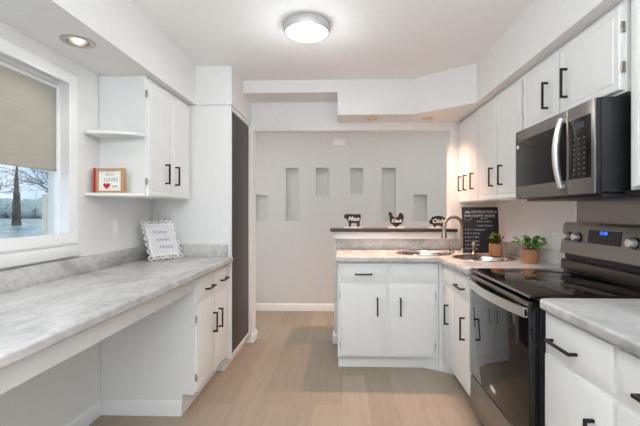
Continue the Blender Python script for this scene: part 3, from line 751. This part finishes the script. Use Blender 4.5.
pig = [(0, .42), (.03, .34), (.06, .36), (.1, .26), (.2, .2), (.26, .18), (.26, 0), (.37, 0), (.39, .16), (.6, .14), (.66, .16), (.67, 0), (.78, 0), (.8, .2), (.88, .34), (.93, .5), (.98, .56), (1, .7), (.96, .66), (.92, .72), (.82, .88), (.64, .98), (.4, .98), (.26, .88), (.2, .94), (.17, .78), (.1, .64), (.04, .52)]
outline_sign('pig_sign', 'black pig-shaped sign with white writing, rightmost behind the faucet', .838, 1.012, .112, smooth(pig, 1), 'Oink', .5, .52, .056)

# ------------------------------------------------------------------ chalkboard
t = thing('chalkboard_sign', 'tall black lettered chalkboard sign leaning in the corner behind the sink', 'sign', (1.205, 3.235, .917), (R(-7), 0, R(-4)))
w2, hh = .152, .40
obj('board', Box(-w2, w2, 0, .012, 0, hh, bev=.001), 'chalk', t, local=True)
bm = new()
for a0_, a1_, b0_, b1_ in ((-w2, -w2 + .008, 0, hh), (w2 - .008, w2, 0, hh), (-w2, w2, 0, .008), (-w2, w2, hh - .008, hh)): box(bm, a0_, a1_, -.003, .001, b0_, b1_, .0008)
obj('frame', bm, 'blackp', t, local=True)
bm = new(); box(bm, -.02, .02, .012, .016, .0, .3); obj('easel_back', bm, 'blackp', t, local=True)
bm = new()
def tx(s, size, x, z, al='CENTER', sh_=0, bold=.0004): text_into(bm, s, size, upright(x, -.0006, z), .0005, sh_, al, bold=bold)
tx('HAVING FUN &', .031, .035, .358, bold=.0014); tx('HAPPY HOME', .031, .03, .322, bold=.0014)
box(bm, .0, .06, -.001, 0, .297, .302)
tx('family recipes', .022, .03, .275, sh_=.3); tx('1 stick of butter', .022, .03, .238, sh_=.3)
for i, s in enumerate(['3 tsp = 1 tablespoon', '4 tbs = 1/4 cup', '2 cup = 1 pint', '2 pt = 1 quart', '4 qt = 1 gallon', '8 oz = 1 cup']): tx(s, .021, -.135, .203 - i * .033, 'LEFT')
obj('lettering', bm, 'chalkw', t, local=True)
bm = new(); jx, jz = -.105, .325    # little jar drawing
tube(bm, [(jx + q * .028, -.001, jz + r_ * .04) for q, r_ in smooth([(-.6, .9), (.6, .9), (.65, .6), (1, .35), (1, -.8), (.7, -1), (-.7, -1), (-1, -.8), (-1, .35), (-.65, .6)], 1)], .0016, 5, True)
box(bm, jx - .02, jx + .02, -.0015, 0, jz + .02, jz + .04); box(bm, jx - .024, jx + .024, -.0015, 0, jz - .008, jz + .004)
obj('jar_drawing', bm, 'chalkw', t, local=True)

# ------------------------------------------------------------------ plants
def leaf_quad(bm, p, d, n_, L, wd):
    d = d.normalized(); s = d.cross(n_).normalized(); up = s.cross(d)
    rows = [(0, .15, 0), (.3, .9, .04), (.6, 1, .05), (.85, .6, .02), (1, .05, -.05)]; vs = []
    for f_, w_, u_ in rows:
        c_ = p + d * L * f_ + up * L * u_
        vs.append([bm.verts.new(c_ - s * wd * w_ * .5), bm.verts.new(c_ - up * L * .05), bm.verts.new(c_ + s * wd * w_ * .5)])
    for a, b_ in zip(vs, vs[1:]):
        for k in range(2): bm.faces.new((a[k], a[k + 1], b_[k + 1], b_[k]))
def plant(x, y, r, h, label, leafm, spread, ph, nstem, lsz, sd, extra=()):
    random.seed(sd); z = .914; t = thing('potted_plant', label, 'plant', (x, y, z))
    bm = new(); lathe(bm, [(0, .0005), (r * .92, .0005), (r * .97, .004), (r, h * .5), (r * .99, h - .003), (r * .96, h), (r * .84, h), (r * .82, h - .012), (0, h - .012)], (x, y, z), seg=28)
    for v in bm.verts:
        a = math.atan2(v.co.y - y, v.co.x - x); k = 1 + .025 * math.sin(3 * a + sd) + .012 * math.sin(7 * a)
        v.co.x = x + (v.co.x - x) * k; v.co.y = y + (v.co.y - y) * k
    obj('pot', bm, 'pot', t)
    obj('soil', lathe(new(), [(0, h - .006), (r * .5, h - .005), (r * .83, h - .009)], (x, y, z)), 'soil', t)
    bs, bl = new(), new()
    for i in range(nstem):
        a = 2 * PI * i / nstem + random.uniform(-.3, .3); rr_ = random.uniform(.15, 1) * spread; top = ph * random.uniform(.35, 1) * (1 - .35 * (rr_ / spread) ** 2)
        p0 = Vector((x + .25 * r * math.cos(a), y + .25 * r * math.sin(a), z + h - .008)); p2 = Vector((x + rr_ * math.cos(a), y + rr_ * math.sin(a), z + h + top))
        p2.x = min(p2.x, EX - .045)
        p1 = (p0 + p2) / 2 + Vector((0, 0, top * .25)); tube(bs, [p0, p1, p2], .0013, 5)
        for k in range(7):
            f_ = .3 + .7 * k / 6; q = p0.lerp(p1, f_ * 2) if f_ < .5 else p1.lerp(p2, f_ * 2 - 1)
            d = Vector((random.uniform(-1, 1), random.uniform(-1, 1), random.uniform(-.25, .7)))
            if q.x + d.x * lsz > EX - .03: d.x = -abs(d.x)
            leaf_quad(bl, q, d, Vector((random.uniform(-.3, .3), random.uniform(-.3, .3), 1)), lsz * random.uniform(.7, 1.15), lsz * .75)
    obj('stems', bs, 'stem', t); obj('foliage', bl, leafm, t)
plant(1.262, 3.075, .051, .1, 'small dark olive plant in a round wooden pot by the chalkboard', 'leafd', .075, .085, 26, .032, 5)
plant(1.327, 2.65, .056, .098, 'larger bright green leafy plant in wooden pot near the outlet', 'leaf', .135, .095, 24, .033, 11)

# ------------------------------------------------------------------ scrolled picture frame
pf = thing('picture_frame', 'white scrollwork picture frame standing on the left counter', 'frame', (-1.312, 2.735, .918), (R(-24), 0, R(55)))
iw, ih = .094, .116; zc = .160
bm = new()
for a0_, a1_, b0_, b1_ in ((-iw - .01, iw + .01, ih, ih + .012), (-iw - .01, iw + .01, -ih - .012, -ih), (-iw - .012, -iw, -ih, ih), (iw, iw + .012, -ih, ih)): box(bm, a0_, a1_, -.006, .006, zc + b0_, zc + b1_, .003)
def scroll(cx, cz, r, a0_, dirn, turns=1.15):
    pts = []
    for k in range(20):
        s = k / 19; a = a0_ + dirn * s * turns * 2 * PI; q = r * (1 - .72 * s)
        pts.append((cx + q * math.cos(a), random.uniform(-.0004, .0004), cz + q * math.sin(a)))
    tube(bm, pts, [.006 * (1 - .3 * k / 19) for k in range(20)], 6)
random.seed(2)
for sx in (-1, 1):
    for i, zz_ in enumerate((-.085, -.035, .015, .065, .105)):
        scroll(sx * (iw + .027), zc + zz_, .021, R(-90) if i % 2 else R(90), -sx if i % 2 else sx)
for sz in (-1, 1):
    for i, xx_ in enumerate((-.075, -.028, .028, .075)):
        scroll(xx_, zc + sz * (ih + .021), .02, 0 if xx_ < 0 else PI, sz if xx_ < 0 else -sz)
    for sx in (-1, 1): scroll(sx * (iw + .024), zc + sz * (ih + .02), .025, R(90) * sz + PI, -sx * sz, 1.3)
obj('scroll_frame', bm, 'white', pf, local=True)
obj('print', Box(-iw, iw, -.002, .002, zc - ih, zc + ih), 'papergrey', pf, local=True)
for s, x, z in (('Home', -.012, .06), ('sweet', 0, 0), ('Home', .015, -.06)):
    bm = new(); text_into(bm, s, .043, upright(x, -.0026, zc + z), .0005, .35); obj('lettering', bm, 'ink', pf, local=True)
bm = new(); prism(bm, [(-.02, .0), (.02, .0), (.02, .2), (-.02, .2)], .007, .011, lambda a, b_, c_: Vector((a, c_ + (.2 - b_) * .0, b_ + .012))); obj('easel_back', bm, 'white', pf, local=True)

# ------------------------------------------------------------------ little heart sign on the lower shelf
hs = thing('heart_sign', 'small wooden framed sign with red heart on the lower corner shelf', 'sign', (-1.405, 2.205, 1.3885), (0, 0, R(-3)))
ww, hh = .09, .15
bm = new()
box(bm, -ww + .006, ww, -.016, .016, 0, .014, .001); box(bm, -ww + .006, ww, -.016, .016, hh - .014, hh, .001); box(bm, ww - .014, ww, -.016, .016, .014, hh - .014, .001)
box(bm, -ww + .006, -ww + .02, -.016, .016, .014, hh - .014, .001)
obj('frame', bm, 'wood', hs, local=True)
obj('side_strip', Box(-ww - .006, -ww + .0055, -.02, .017, 0, hh + .002, bev=.001), 'red', hs, local=True, label='red painted left edge')
obj('print', Box(-ww + .02, ww - .014, -.006, .01, .014, hh - .014), 'paper', hs, local=True)
for w_, q_, x_, z_ in (('JESUS', .022, 0, .113), ('LOVES', .032, .008, .08), ('me', .028, .032, .042)):
    bm = new(); text_into(bm, w_, q_, upright(x_, -.0065, z_), .0005); obj('lettering', bm, 'ink', hs, local=True)
hp = [(math.sin(a) ** 3 * .022 - .018, (13 * math.cos(a) - 5 * math.cos(2 * a) - 2 * math.cos(3 * a) - math.cos(4 * a)) / 16 * .021 + .044) for a in [2 * PI * k / 32 for k in range(32)]]
obj('heart', prism(new(), hp, -.0085, -.0065, lambda a, b_, c_: Vector((a, c_, b_))), 'red', hs, local=True)
